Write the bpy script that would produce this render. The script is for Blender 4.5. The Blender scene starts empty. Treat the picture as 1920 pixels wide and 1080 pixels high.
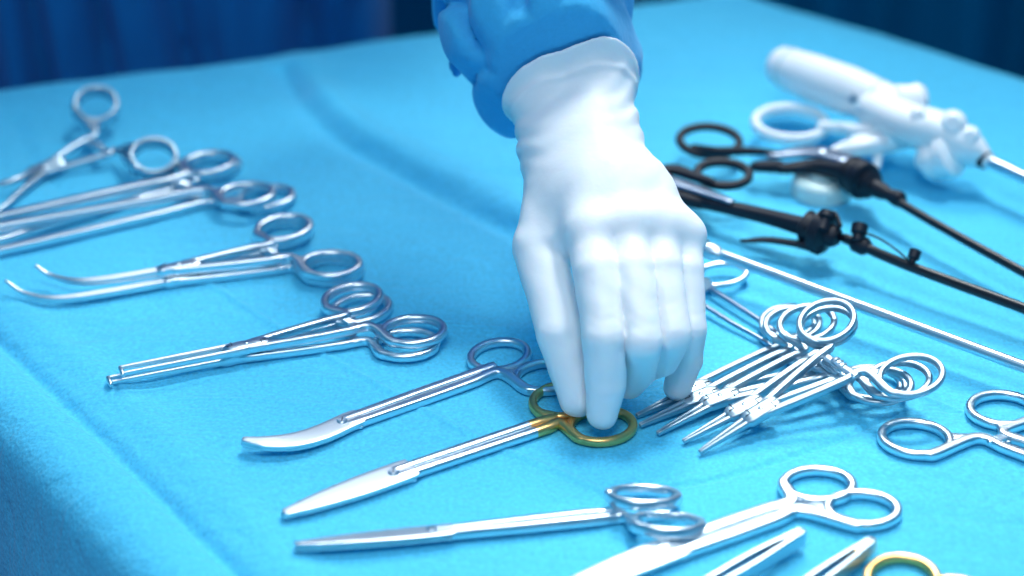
import bpy, bmesh, math, random
import numpy as np
from mathutils import Vector, Matrix
random.seed(7)
C = bpy.context.scene.collection
SC = bpy.context.scene

# ------------------------------------------------------------------ camera
PITCH, FPX, CAMH, CAMY = math.radians(30), 4000.0, 0.582, -0.875
cam_d = bpy.data.cameras.new('camera'); cam = bpy.data.objects.new('camera', cam_d); C.objects.link(cam)
cam.location = (0, CAMY, CAMH); cam.rotation_euler = (math.radians(90) - PITCH, 0, 0)
cam_d.sensor_width = 36; cam_d.lens = 36 * FPX / 1920
cam_d.clip_start = 0.02; cam_d.clip_end = 60
cam_d.dof.use_dof = True; cam_d.dof.focus_distance = 1.06; cam_d.dof.aperture_fstop = 3.4
SC.camera = cam

# ------------------------------------------------------------------ world, lamps, exposure
w = bpy.data.worlds.new('World'); SC.world = w; w.use_nodes = True
bg = w.node_tree.nodes['Background']
bg.inputs[0].default_value = (0.03, 0.42, 0.84, 1); bg.inputs[1].default_value = 0.44
def area(name, loc, target, sx, sy, power, col):
    l = bpy.data.lights.new(name, 'AREA'); l.shape = 'RECTANGLE'; l.size = sx; l.size_y = sy
    l.energy = power; l.color = col
    o = bpy.data.objects.new(name, l); C.objects.link(o); o.location = loc
    o.rotation_euler = (Vector(target) - Vector(loc)).to_track_quat('-Z', 'Y').to_euler()
    return o
area('operating_lamp', (0.30, 1.45, 1.6), (0.17, 0.10, 0), 0.52, 0.52, 2.6, (0.97, 1.0, 0.98)).data.spread = math.radians(60)
area('hand_fill', (0.36, 0.60, 1.65), (0.10, 0.12, 0), 0.36, 0.36, 1.25, (0.99, 1.0, 1.0)).data.spread = math.radians(44)  # added overhead fill that brightens the back of the gloved hand
area('reflection_panel', (0.30, 2.1, 1.70), (0.05, 0.0, 0), 2.1, 1.8, 14, (0.84, 0.97, 1.0))  # added panel for the steel to reflect, not a known ceiling fixture
area('front_fill', (-0.06, -0.60, 1.30), (-0.13, -0.16, 0), 0.6, 0.4, 1.9, (0.98, 1.0, 1.0)).data.spread = math.radians(85)  # added fill from above the camera for the front cloth and fingers
SC.view_settings.view_transform = 'Standard'; SC.view_settings.look = 'None'
SC.view_settings.exposure = 0.1; SC.view_settings.gamma = 1

# ------------------------------------------------------------------ helpers
cp, sp = math.cos(PITCH), math.sin(PITCH)
def P(x, y, z=0.0):
    """point at height z over the table that the survey of the photograph gives for (x, y)"""
    u = (x - 960) / FPX; v = (540 - y) / FPX
    d = Vector((u, cp + v * sp, -sp + v * cp)); t = (z - CAMH) / d.z
    return Vector((d.x * t, CAMY + d.y * t, z))

def spline(pts, vals, seg=8, closed=False):
    """Catmull-Rom through points; vals = list of tuples interpolated alongside"""
    n = len(pts); P_ = [list(p) + list(v) for p, v in zip(pts, vals)]
    P_ = np.array(P_, float); out = []
    rng = n if closed else n - 1
    for i in range(rng):
        if closed: a, b, c, d = P_[(i-1) % n], P_[i], P_[(i+1) % n], P_[(i+2) % n]
        else:
            b, c = P_[i], P_[i+1]
            a = P_[i-1] if i > 0 else 2*b - c
            d = P_[i+2] if i+2 < n else 2*c - b
        for k in range(seg):
            t = k / seg
            out.append(0.5*((2*b) + (-a+c)*t + (2*a-5*b+4*c-d)*t*t + (-a+3*b-3*c+d)*t**3))
            lo = np.minimum(b[3:], c[3:]); hi = np.maximum(b[3:], c[3:])
            out[-1][3:] = np.clip(out[-1][3:], lo, hi)
    if not closed: out.append(P_[-1])
    out = np.array(out)
    return [Vector(r[:3]) for r in out], [tuple(r[3:]) for r in out]

def sweep(bm, pts, wh, up=Vector((0, 0, 1)), n=14, ex=2.4, closed=False, seg=7, raw=False, roundcap=True):
    """sweep a super-elliptic section (w, h) along points"""
    if not isinstance(wh, list): wh = [wh] * len(pts)
    if not raw: pts, wh = spline(pts, wh, seg, closed)
    if roundcap and not closed:
        # rounded ends
        def capend(i0, i1):
            d = (pts[i0] - pts[i1]).normalized(); w_, h_ = wh[i0]; r = min(w_, h_) * 0.5
            return [(pts[i0] + d * r * s, (w_ * q, h_ * q)) for s, q in ((0.5, 0.87), (0.87, 0.5), (0.98, 0.18))]
        a = capend(0, 1); b = capend(-1, -2)
        pts = [x[0] for x in reversed(a)] + pts + [x[0] for x in b]
        wh = [x[1] for x in reversed(a)] + list(wh) + [x[1] for x in b]
    m = len(pts); rings = []
    for i in range(m):
        if closed: t = pts[(i+1) % m] - pts[i-1]
        else: t = pts[min(i+1, m-1)] - pts[max(i-1, 0)]
        t.normalize(); s = t.cross(up)
        if s.length < 1e-4: s = t.cross(Vector((0, 1, 0.01)))
        s.normalize(); u = s.cross(t); w_, h_ = wh[i]; r = []
        for k in range(n):
            a = 2*math.pi*(k+0.5)/n; c_, s_ = math.cos(a), math.sin(a)
            x = math.copysign(abs(c_)**(2/ex), c_)*w_/2; y = math.copysign(abs(s_)**(2/ex), s_)*h_/2
            r.append(bm.verts.new(pts[i] + s*x + u*y))
        rings.append(r)
    for i in range(m if closed else m-1):
        A, B = rings[i], rings[(i+1) % m]
        for k in range(n): bm.faces.new((A[k], A[(k+1) % n], B[(k+1) % n], B[k]))
    if not closed:
        bm.faces.new(list(reversed(rings[0]))); bm.faces.new(rings[-1])
    return bm

def lathe(bm, a, b, prof, n=24):
    """solid of revolution round the axis a->b; prof = [(t, r)] with t in 0..1"""
    ax = (b - a); L = ax.length; ax = ax.normalized()
    s = ax.cross(Vector((0, 0, 1)));
    if s.length < 1e-4: s = Vector((1, 0, 0))
    s.normalize(); u = s.cross(ax); rings = []
    for t, r in prof:
        rings.append([bm.verts.new(a + ax*(L*t) + (s*math.cos(2*math.pi*k/n) + u*math.sin(2*math.pi*k/n))*max(r, 1e-5)) for k in range(n)])
    for A, B in zip(rings, rings[1:]):
        for k in range(n): bm.faces.new((A[k], A[(k+1) % n], B[(k+1) % n], B[k]))
    bm.faces.new(list(reversed(rings[0]))); bm.faces.new(rings[-1])
    return bm

def mesh_from(name, bm, mat, smooth=True):
    bmesh.ops.recalc_face_normals(bm, faces=bm.faces)
    me = bpy.data.meshes.new(name); bm.to_mesh(me); bm.free()
    me.materials.append(mat)
    if smooth: me.polygons.foreach_set('use_smooth', [True]*len(me.polygons)); me.update()
    return me

def root_of(o):
    while o.parent: o = o.parent
    return o
def part(name, bm, mat, parent, label=None, sharp=None):
    me = mesh_from(name, bm, mat)
    me.transform(Matrix.Translation(-root_of(parent).location))
    if sharp is not None: me.set_sharp_from_angle(angle=math.radians(sharp))
    o = bpy.data.objects.new(name, me); C.objects.link(o); o.parent = parent
    if label: o['label'] = label
    return o
def thing(name, label, cat, loc, group=None):
    o = bpy.data.objects.new(name, None); C.objects.link(o); o.empty_display_size = 0.01
    o.location = (loc[0], loc[1], 0.0); o['label'] = label; o['category'] = cat
    if group: o['group'] = group
    return o

# ------------------------------------------------------------------ materials
def mat(name, base, rough=0.5, metal=0.0, bump=0.0, bscale=300, var=0.0, vscale=60, spec=0.5, sss=0.0, sheen=0.0, coat=0.0, aniso=0.0, rvar=0.0, rscale=200):
    m = bpy.data.materials.new(name); m.use_nodes = True
    nt = m.node_tree; N = nt.nodes; L = nt.links; b = N['Principled BSDF']
    b.inputs['Base Color'].default_value = (*base, 1); b.inputs['Roughness'].default_value = rough
    b.inputs['Metallic'].default_value = metal; b.inputs['Specular IOR Level'].default_value = spec
    tc = N.new('ShaderNodeTexCoord')
    if sss:
        b.inputs['Subsurface Weight'].default_value = sss; b.inputs['Subsurface Scale'].default_value = 0.006
        b.inputs['Subsurface Radius'].default_value = (1.0, 0.55, 0.42)
    if sheen: b.inputs['Sheen Weight'].default_value = sheen; b.inputs['Sheen Roughness'].default_value = 0.5
    if coat: b.inputs['Coat Weight'].default_value = coat; b.inputs['Coat Roughness'].default_value = 0.15
    if aniso: b.inputs['Anisotropic'].default_value = aniso
    if var:
        n1 = N.new('ShaderNodeTexNoise'); n1.inputs['Scale'].default_value = vscale; n1.inputs['Detail'].default_value = 5
        mr = N.new('ShaderNodeMapRange'); mr.inputs[3].default_value = 1 - var; mr.inputs[4].default_value = 1 + var
        mx = N.new('ShaderNodeVectorMath'); mx.operation = 'SCALE'; mx.inputs[0].default_value = base
        L.new(tc.outputs['Object'], n1.inputs['Vector']); L.new(n1.outputs['Fac'], mr.inputs[0])
        L.new(mr.outputs[0], mx.inputs['Scale']); L.new(mx.outputs[0], b.inputs['Base Color'])
    if rvar:
        n3 = N.new('ShaderNodeTexNoise'); n3.inputs['Scale'].default_value = rscale; n3.inputs['Detail'].default_value = 4
        mr = N.new('ShaderNodeMapRange'); mr.inputs[3].default_value = max(0.05, rough - rvar); mr.inputs[4].default_value = rough + rvar
        L.new(tc.outputs['Object'], n3.inputs['Vector']); L.new(n3.outputs['Fac'], mr.inputs[0]); L.new(mr.outputs[0], b.inputs['Roughness'])
    if bump:
        n2 = N.new('ShaderNodeTexNoise'); n2.inputs['Scale'].default_value = bscale; n2.inputs['Detail'].default_value = 6
        bp = N.new('ShaderNodeBump'); bp.inputs['Strength'].default_value = bump; bp.inputs['Distance'].default_value = 0.0006
        L.new(tc.outputs['Object'], n2.inputs['Vector']); L.new(n2.outputs['Fac'], bp.inputs['Height']); L.new(bp.outputs[0], b.inputs['Normal'])
    return m
M = {
    'steel': mat('satin_steel', (0.70, 0.79, 0.85), 0.29, 1.0, rvar=0.02, rscale=60),
    'steel_blade': mat('matt_steel', (0.76, 0.82, 0.86), 0.40, 1.0, rvar=0.02, rscale=60),
    'dull_steel': mat('dull_steel', (0.46, 0.58, 0.66), 0.36, 1.0, rvar=0.02, rscale=60),
    'small_steel': mat('brushed_steel', (0.44, 0.55, 0.62), 0.42, 1.0, rvar=0.02, rscale=60),
    'gold': mat('gold_plating', (1.0, 0.58, 0.21), 0.32, 1.0, rvar=0.02, rscale=60),
    'dark_steel': mat('dark_slot_steel', (0.10, 0.12, 0.15), 0.4, 1.0),
    'black': mat('black_plastic', (0.004, 0.008, 0.018), 0.5, 0.0, bump=0.1, bscale=600, spec=0.35),
    'black_shaft': mat('black_shaft_coating', (0.006, 0.008, 0.014), 0.28, 0.0),
    'grey': mat('grey_steel_body', (0.28, 0.34, 0.44), 0.3, 1.0),
    'white': mat('white_plastic', (0.92, 0.94, 0.95), 0.4, 0.0, bump=0.05, bscale=200, sss=0.1),
    'cap': mat('milky_plastic', (0.55, 0.74, 0.74), 0.35, 0.0, sss=0.2),
    'glove': mat('latex_glove', (0.89, 0.90, 0.92), 0.46, 0.0, bump=0.45, bscale=150, var=0.03, vscale=45, sss=0.35, spec=0.4),
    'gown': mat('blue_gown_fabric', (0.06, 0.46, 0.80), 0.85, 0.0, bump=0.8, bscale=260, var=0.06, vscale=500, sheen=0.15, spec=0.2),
    'shaded': mat('shaded_gown_fabric', (0.014, 0.21, 0.52), 0.9, 0.0, bump=0.5, bscale=900, sheen=0.1, spec=0.15),  # same blue gown as the sleeve, its shade painted in as darker colour
    'teal': mat('teal_curtain_fabric', (0.004, 0.23, 0.40), 0.9, 0.0, bump=0.4, bscale=900, spec=0.15),
    'floor': mat('floor_vinyl', (0.02, 0.10, 0.16), 0.5),
}
# nonwoven drape: speckled fibre relief
def drape_mat():
    m = mat('blue_nonwoven_drape', (0.080, 0.60, 0.90), 0.75, 0.0, spec=0.3, sheen=0.15)
    nt = m.node_tree; N = nt.nodes; L = nt.links; b = N['Principled BSDF']
    tc = N.new('ShaderNodeTexCoord')
    n1 = N.new('ShaderNodeTexNoise'); n1.inputs['Scale'].default_value = 480; n1.inputs['Detail'].default_value = 4; n1.inputs['Roughness'].default_value = 0.7
    n2 = N.new('ShaderNodeTexNoise'); n2.inputs['Scale'].default_value = 9; n2.inputs['Detail'].default_value = 6
    v = N.new('ShaderNodeTexVoronoi'); v.inputs['Scale'].default_value = 420
    for n in (n1, n2, v): L.new(tc.outputs['Object'], n.inputs['Vector'])
    cr = N.new('ShaderNodeMapRange'); cr.inputs[1].default_value = 0.3; cr.inputs[2].default_value = 0.7; cr.inputs[3].default_value = 0.76; cr.inputs[4].default_value = 1.14
    c2 = N.new('ShaderNodeMapRange'); c2.inputs[3].default_value = 0.93; c2.inputs[4].default_value = 1.07
    mu = N.new('ShaderNodeMath'); mu.operation = 'MULTIPLY'
    L.new(n1.outputs['Fac'], cr.inputs[0]); L.new(n2.outputs['Fac'], c2.inputs[0]); L.new(cr.outputs[0], mu.inputs[0]); L.new(c2.outputs[0], mu.inputs[1])
    sc = N.new('ShaderNodeVectorMath'); sc.operation = 'SCALE'; sc.inputs[0].default_value = (0.080, 0.60, 0.90)
    L.new(mu.outputs[0], sc.inputs['Scale']); L.new(sc.outputs[0], b.inputs['Base Color'])
    ad = N.new('ShaderNodeMath'); ad.operation = 'ADD'; L.new(n1.outputs['Fac'], ad.inputs[0]); L.new(v.outputs['Distance'], ad.inputs[1])
    bp = N.new('ShaderNodeBump'); bp.inputs['Strength'].default_value = 0.40; bp.inputs['Distance'].default_value = 0.0006
    L.new(ad.outputs[0], bp.inputs['Height']); L.new(bp.outputs[0], b.inputs['Normal'])
    n4 = N.new('ShaderNodeTexNoise'); n4.inputs['Scale'].default_value = 16; n4.inputs['Detail'].default_value = 5; n4.inputs['Distortion'].default_value = 1.6
    mp = N.new('ShaderNodeMapping'); mp.inputs['Scale'].default_value = (0.7, 2.2, 1); mp.inputs['Rotation'].default_value = (0, 0, 0.5)
    L.new(tc.outputs['Object'], mp.inputs['Vector']); L.new(mp.outputs[0], n4.inputs['Vector'])
    b2 = N.new('ShaderNodeBump'); b2.inputs['Strength'].default_value = 0.45; b2.inputs['Distance'].default_value = 0.006
    L.new(n4.outputs['Fac'], b2.inputs['Height']); L.new(b2.outputs[0], bp.inputs['Normal'])
    return m
M['drape'] = drape_mat()

# ------------------------------------------------------------------ smooth noise in numpy (sum of warped sines)
def wob(x, y, s, seed, oct=4):
    r = np.random.RandomState(seed); o = np.zeros_like(x); a = 1.0; f = s
    for k in range(oct):
        for j in range(3):
            th = r.rand()*math.pi*2; ph = r.rand()*6.28; ph2 = r.rand()*6.28
            u = x*math.cos(th) + y*math.sin(th); v_ = -x*math.sin(th) + y*math.cos(th)
            o += a*np.sin(f*u + ph + 0.9*np.sin(f*0.7*v_ + ph2))/3
        a *= 0.5; f *= 1.9
    return o

# ------------------------------------------------------------------ the setting: drape over the instrument table, floor
creases = [  # (photo points, height in m, width in m)
    ([(-60, 585), (0, 640), (200, 830), (450, 1080), (600, 1230)], -0.0042, 0.0046),
    ([(-60, 500), (0, 562), (240, 760), (560, 1080), (700, 1220)], 0.0030, 0.012),
    ([(330, 500), (380, 528), (560, 640), (850, 800), (1050, 885), (1300, 990)], 0.0012, 0.0021),
    ([(530, 130), (580, 210), (640, 265), (720, 312), (860, 385), (1000, 450)], -0.0050, 0.008),
    ([(570, 120), (620, 200), (680, 255), (760, 300), (900, 360), (1040, 430)], 0.0055, 0.013),
    ([(1180, 915), (1300, 905), (1440, 872), (1560, 835), (1650, 790)], -0.0014, 0.0020),
    ([(1700, 735), (1800, 775), (1960, 850)], 0.0011, 0.002),
    ([(150, 632), (210, 610), (300, 575)], -0.0024, 0.009),
    ([(30, 230), (60, 300), (120, 360)], -0.002, 0.006),
    ([(600, 200), (700, 260), (860, 300), (990, 305)], 0.0030, 0.02),
    ([(700, 470), (820, 520), (960, 585)], -0.0015, 0.02),
    ([(1500, 60), (1700, 110), (1960, 190)], 0.003, 0.02),
    ([(1250, 60), (1330, 130), (1420, 190)], -0.0015, 0.015),
]
CR = [([P(x, y).to_2d() for x, y in p], h, w_) for p, h, w_ in creases]
def seg_dist(x, y, pl):
    d = np.full_like(x, 9.0)
    for a, b in zip(pl, pl[1:]):
        ax, ay = a; bx, by = b; L2 = (bx-ax)**2 + (by-ay)**2
        t = np.clip(((x-ax)*(bx-ax) + (y-ay)*(by-ay))/L2, 0, 1)
        d = np.minimum(d, np.hypot(x-ax-t*(bx-ax), y-ay-t*(by-ay)))
    return d
def smooth_pl(pl):
    q, _ = spline([Vector((p[0], p[1], 0)) for p in pl], [(0,)]*len(pl), 5); return [(v.x, v.y) for v in q]
CR = [(smooth_pl(p), h, w_) for p, h, w_ in CR]
def H(x, y):
    """height of the cloth over the flat table"""
    x = np.asarray(x, float); y = np.asarray(y, float)
    z = 0.0009*wob(x, y, 18, 3) + 0.00025*wob(x*0.35 + y*0.94, (y*0.35 - x*0.94)*0.25, 90, 5)
    back = np.clip((y - 0.12)/0.3, 0, 1)
    z = z + back*0.0016*wob(x, y, 26, 9)
    mid = np.exp(-(((x+0.06)/0.16)**2 + ((y-0.24)/0.16)**2)) + 0.6*np.exp(-(((x-0.22)/0.2)**2 + ((y+0.12)/0.10)**2))
    z = z + mid*0.0012*np.abs(wob(x*0.94 - y*0.34, (x*0.34 + y*0.94)*3.2, 14, 21, 3))
    for pl, h, w_ in CR:
        d = seg_dist(x, y, pl); z = z + h*np.exp(-(d/w_)**2)
    return z
def Hs(p): return float(H(np.array([p.x]), np.array([p.y]))[0])

def line_isect(a, b, c, d):
    r = b - a; s = d - c; t = (c - a).cross(s)/r.cross(s); return a + r*t
V2 = lambda x, y: P(x, y).to_2d()
ea, eb, ec = (V2(0, 178), V2(830, 66)), (V2(1400, -2), V2(1920, 162)), (V2(0, 700), V2(365, 1090))
ed = (Vector((-0.5, -0.36)), Vector((0.8, -0.46)))
Q00 = line_isect(*ec, *ed); Q10 = line_isect(*eb, *ed); Q11 = line_isect(*ea, *eb); Q01 = line_isect(*ea, *ec)
def build_drape():
    over = 0.62
    def axis(n_in, n_out):
        # clustered outside samples: fine near the edge, coarse down the hang
        out = [0.006*k + over*(k/n_out)**2.0 for k in range(1, n_out+1)]
        return [(-1, o) for o in reversed(out)] + [(0, k/n_in) for k in range(n_in+1)] + [(1, o) for o in out]
    U = axis(820, 40); Vv = axis(740, 40)
    U0 = np.array([0 if s < 0 else 1 if s > 0 else t for s, t in U]); UE = np.array([s*t if s else 0 for s, t in U])
    V0 = np.array([0 if s < 0 else 1 if s > 0 else t for s, t in Vv]); VE = np.array([s*t if s else 0 for s, t in Vv])
    u, v = np.meshgrid(U0, V0); eu, ev = np.meshgrid(UE, VE)
    def q(p): return np.array(p)
    X = sum((wt)[..., None]*q(p) for wt, p in (((1-u)*(1-v), Q00), (u*(1-v), Q10), (u*v, Q11), ((1-u)*v, Q01)))
    # outward directions
    nl = (Q01-Q00).normalized(); nl = np.array((-nl.y, nl.x)); nr = (Q11-Q10).normalized(); nr = np.array((nr.y, -nr.x))
    nb = (Q11-Q01).normalized(); nb = np.array((-nb.y, nb.x)); nf = (Q10-Q00).normalized(); nf = np.array((nf.y, -nf.x))
    du = np.where(eu[..., None] < 0, nl, nr); dv = np.where(ev[..., None] < 0, nf, nb)
    e = np.hypot(eu, ev) + 1e-9
    dirv = (np.abs(eu)[..., None]*du + np.abs(ev)[..., None]*dv)/e[..., None]
    dirv /= (np.linalg.norm(dirv, axis=-1, keepdims=True) + 1e-9)
    R = 0.022
    ang = np.clip(e/R, 0, math.pi/2*0.93)
    hor = R*np.sin(ang); drop = R*(1-np.cos(ang)); rest = np.clip(e - R*math.pi/2*0.93, 0, None)
    drop = drop + rest; hor = hor + rest*0.11
    s_along = X[..., 0]*0.7 + X[..., 1]*0.7 + (X[..., 0] - X[..., 1])*0.3
    fold = np.sin(s_along*62 + 1.3*np.sin(s_along*23)) * 0.5 + 0.5*np.sin(s_along*31 + 2)
    hor = hor + fold*0.022*np.clip(rest/0.10, 0, 1.3)
    inside = e < 1e-6
    XY = X + np.where(inside[..., None], 0, dirv*hor[..., None])
    z = H(X[..., 0], X[..., 1]) - np.where(inside, 0, drop)
    co = np.dstack([XY, z]).reshape(-1, 3)
    nv, nu = u.shape; idx = np.arange(nv*nu).reshape(nv, nu)
    f = np.stack([idx[:-1, :-1], idx[:-1, 1:], idx[1:, 1:], idx[1:, :-1]], -1).reshape(-1, 4)
    me = np_mesh('surgical_drape', co, f, M['drape'])
    o = bpy.data.objects.new('surgical_drape', me); C.objects.link(o)
    o['label'] = 'creased light blue surgical drape spread over the whole instrument table'; o['category'] = 'drape'
    return o
def np_mesh(name, co, f, m, smooth=True):
    me = bpy.data.meshes.new(name); k = f.shape[1]
    me.vertices.add(len(co)); me.vertices.foreach_set('co', np.ascontiguousarray(co, np.float32).ravel())
    me.loops.add(f.size); me.loops.foreach_set('vertex_index', np.ascontiguousarray(f, np.int32).ravel())
    me.polygons.add(len(f)); me.polygons.foreach_set('loop_start', np.arange(0, f.size, k, dtype=np.int32))
    me.polygons.foreach_set('use_smooth', np.ones(len(f), bool)); me.update(calc_edges=True); me.validate()
    me.materials.append(m); return me
build_drape()

bm = bmesh.new(); bmesh.ops.create_grid(bm, x_segments=2, y_segments=2, size=6)
fl = bpy.data.objects.new('floor', mesh_from('floor', bm, M['floor'])); C.objects.link(fl); fl.location = (0, 2, -0.9); fl['kind'] = 'structure'

# ------------------------------------------------------------------ curtain and wall behind
def cloth_wall(name, a, b, z0, z1, amp, freq, m, seed):
    nx, nz = 260, 30; s = np.linspace(0, 1, nx); zz = np.linspace(z0, z1, nz)
    S, Z = np.meshgrid(s, zz); L = (b-a).length
    d = amp*(np.sin(S*L*freq + 1.7*np.sin(S*L*freq*0.37 + seed)) + 0.5*np.sin(S*L*freq*2.3 + seed + 0.6*np.sin(Z*5)))
    n_ = Vector((-(b-a).y, (b-a).x)).normalized()
    X = a.x + (b.x-a.x)*S + n_.x*d; Y = a.y + (b.y-a.y)*S + n_.y*d
    co = np.dstack([X, Y, Z]).reshape(-1, 3); idx = np.arange(nx*nz).reshape(nz, nx)
    f = np.stack([idx[:-1, :-1], idx[:-1, 1:], idx[1:, 1:], idx[1:, :-1]], -1).reshape(-1, 4)
    o = bpy.data.objects.new(name, np_mesh(name, co, f, m)); C.objects.link(o)
    sm = o.modifiers.new('thickness', 'SOLIDIFY'); sm.thickness = 0.002
    return o
o = cloth_wall('curtain', Vector((0.12, 1.02)), Vector((1.1, 0.82)), -0.88, 0.9, 0.022, 38, M['teal'], 2.0)
o['label'] = 'dark teal curtain hanging in folds beyond the right end of the table'; o['category'] = 'curtain'
o = cloth_wall('screen_drape', Vector((-0.75, 1.15)), Vector((0.10, 1.10)), -0.88, 0.9, 0.012, 22, M['teal'], 0.5)
o['label'] = 'dim teal screen cloth behind the gowned person, left of the sleeve'; o['category'] = 'curtain'

# ------------------------------------------------------------------ signed distance modelling (hand, sleeve, gown)
def surf_nets(F, org, h):
    """naive surface nets on a scalar field (negative inside)"""
    ins = F < 0; nx, ny, nz = F.shape
    cnt = np.zeros((nx-1, ny-1, nz-1), np.int8)
    for i in (0, 1):
        for j in (0, 1):
            for k in (0, 1): cnt += ins[i:nx-1+i, j:ny-1+j, k:nz-1+k]
    act = (cnt > 0) & (cnt < 8); ids = np.full(act.shape, -1, np.int64); cells = np.argwhere(act); ids[act] = np.arange(len(cells))
    acc = np.zeros((len(cells), 3)); num = np.zeros(len(cells)); ci, cj, ck = cells.T
    corners = [(i, j, k) for i in (0, 1) for j in (0, 1) for k in (0, 1)]
    for a in corners:
        for ax in range(3):
            if a[ax]: continue
            b = list(a); b[ax] = 1
            fa = F[ci+a[0], cj+a[1], ck+a[2]]; fb = F[ci+b[0], cj+b[1], ck+b[2]]
            s = (fa < 0) != (fb < 0); t = np.where(s, fa/np.where(s, fa-fb, 1), 0)
            p = np.tile(np.array(a, float), (len(cells), 1)); p[:, ax] += t
            acc[s] += p[s]; num[s] += 1
    co = (cells + acc/num[:, None])*h + np.array(org)
    faces = []
    for ax in range(3):
        o1, o2 = [(1, 2), (2, 0), (0, 1)][ax]
        sl = [slice(None)]*3; sl2 = list(sl); sl[ax] = slice(0, -1); sl2[ax] = slice(1, None)
        A = ins[tuple(sl)]; B = ins[tuple(sl2)]; e = np.argwhere(A != B)
        e = e[(e[:, o1] > 0) & (e[:, o2] > 0) & (e[:, o1] < F.shape[o1]-1) & (e[:, o2] < F.shape[o2]-1)]
        def cid(d1, d2):
            q = e.copy(); q[:, o1] += d1; q[:, o2] += d2; return ids[q[:, 0], q[:, 1], q[:, 2]]
        qd = np.stack([cid(-1, -1), cid(0, -1), cid(0, 0), cid(-1, 0)], 1)
        fl_ = ~A[tuple(e.T)]; qd[fl_] = qd[fl_][:, ::-1]; faces.append(qd)
    f = np.concatenate(faces); f = f[(f >= 0).all(1)]
    return co, f
class Field:
    def __init__(s, lo, hi, h):
        s.lo = np.array(lo); s.h = h; n = np.ceil((np.array(hi)-s.lo)/h).astype(int)
        g = [s.lo[i] + h*np.arange(n[i]) for i in range(3)]
        s.X, s.Y, s.Z = np.meshgrid(*g, indexing='ij'); s.X = s.X.astype(np.float32); s.Y = s.Y.astype(np.float32); s.Z = s.Z.astype(np.float32)
    def cone(s, a, b, ra, rb, flat=None):
        a = np.array(a, float); b = np.array(b, float); d = b-a; L2 = d@d
        t = np.clip(((s.X-a[0])*d[0] + (s.Y-a[1])*d[1] + (s.Z-a[2])*d[2])/L2, 0, 1)
        return np.sqrt((s.X-a[0]-t*d[0])**2 + (s.Y-a[1]-t*d[1])**2 + (s.Z-a[2]-t*d[2])**2) - (ra + (rb-ra)*t)
    def ell(s, c, r, R=None):
        q = np.stack([s.X-c[0], s.Y-c[1], s.Z-c[2]], -1)
        if R is not None: q = q @ np.array(R, np.float32)
        k = np.sqrt(((q/np.array(r, np.float32))**2).sum(-1)); return (k-1)*min(r)
def smin(a, b, k):
    h = np.clip(0.5 + 0.5*(b-a)/k, 0, 1); return b*(1-h) + a*h - k*h*(1-h)
def smooth_mesh(co, f, it=3, lam=0.5):
    n = len(co)
    for _ in range(it):
        acc = np.zeros_like(co); num = np.zeros(n)
        for k in range(4):
            a, b = f[:, k], f[:, (k+1) % 4]
            for c in range(3):
                acc[:, c] += np.bincount(a, co[b, c], n) + np.bincount(b, co[a, c], n)
            num += np.bincount(a, minlength=n) + np.bincount(b, minlength=n)
        co = co + lam*(acc/np.maximum(num, 1)[:, None] - co)
    return co
def biggest(co, f):
    lab = np.arange(len(co))
    while True:
        m = lab[f].min(1); new = lab.copy()
        for k in range(4): np.minimum.at(new, f[:, k], m)
        new = new[new]
        if (new == lab).all(): break
        lab = new
    keep = lab == np.bincount(lab).argmax(); idx = np.cumsum(keep) - 1
    return co[keep], idx[f[keep[f].all(1)]]
def field_obj(F, S, name, m, parent, it=3):
    co, f = biggest(*surf_nets(S, F.lo, F.h)); co = smooth_mesh(co, f, it)
    co = co - np.array(root_of(parent).location)
    o = bpy.data.objects.new(name, np_mesh(name, co, f, m)); C.objects.link(o); o.parent = parent
    return o

# the person: gown, sleeve, glove ---------------------------------------------------------------
person = thing('person', 'person in a blue surgical gown reaching a white gloved hand down to the gold-ringed scissors', 'person', (-0.25, 0.62, 0))
person.location.z = -0.9
J = {  # joints of the gloved left hand
    'wrist': P(1087, 262, 0.100), 'cuff': P(1062, 150, 0.122), 'fore': P(1058, 40, 0.150),
    'i0': P(1108, 432, 0.084), 'i1': P(1137, 632, 0.051), 'i2': P(1137, 718, 0.028), 'i3': P(1130, 776, 0.0125),
    'm0': P(1172, 420, 0.0855), 'm1': P(1203, 640, 0.050), 'm2': P(1200, 690, 0.027), 'm3': P(1180, 722, 0.0145),
    'r0': P(1228, 424, 0.082), 'r1': P(1258, 628, 0.048), 'r2': P(1240, 672, 0.030), 'r3': P(1208, 692, 0.020),
    'p0': P(1276, 442, 0.075), 'p1': P(1292, 615, 0.044), 'p2': P(1286, 674, 0.025), 'p3': P(1270, 726, 0.0095),
    't0': P(1030, 322, 0.090), 't1': P(1012, 462, 0.066), 't2': P(1048, 622, 0.041), 't3': P(1084, 748, 0.013),
}
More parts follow.
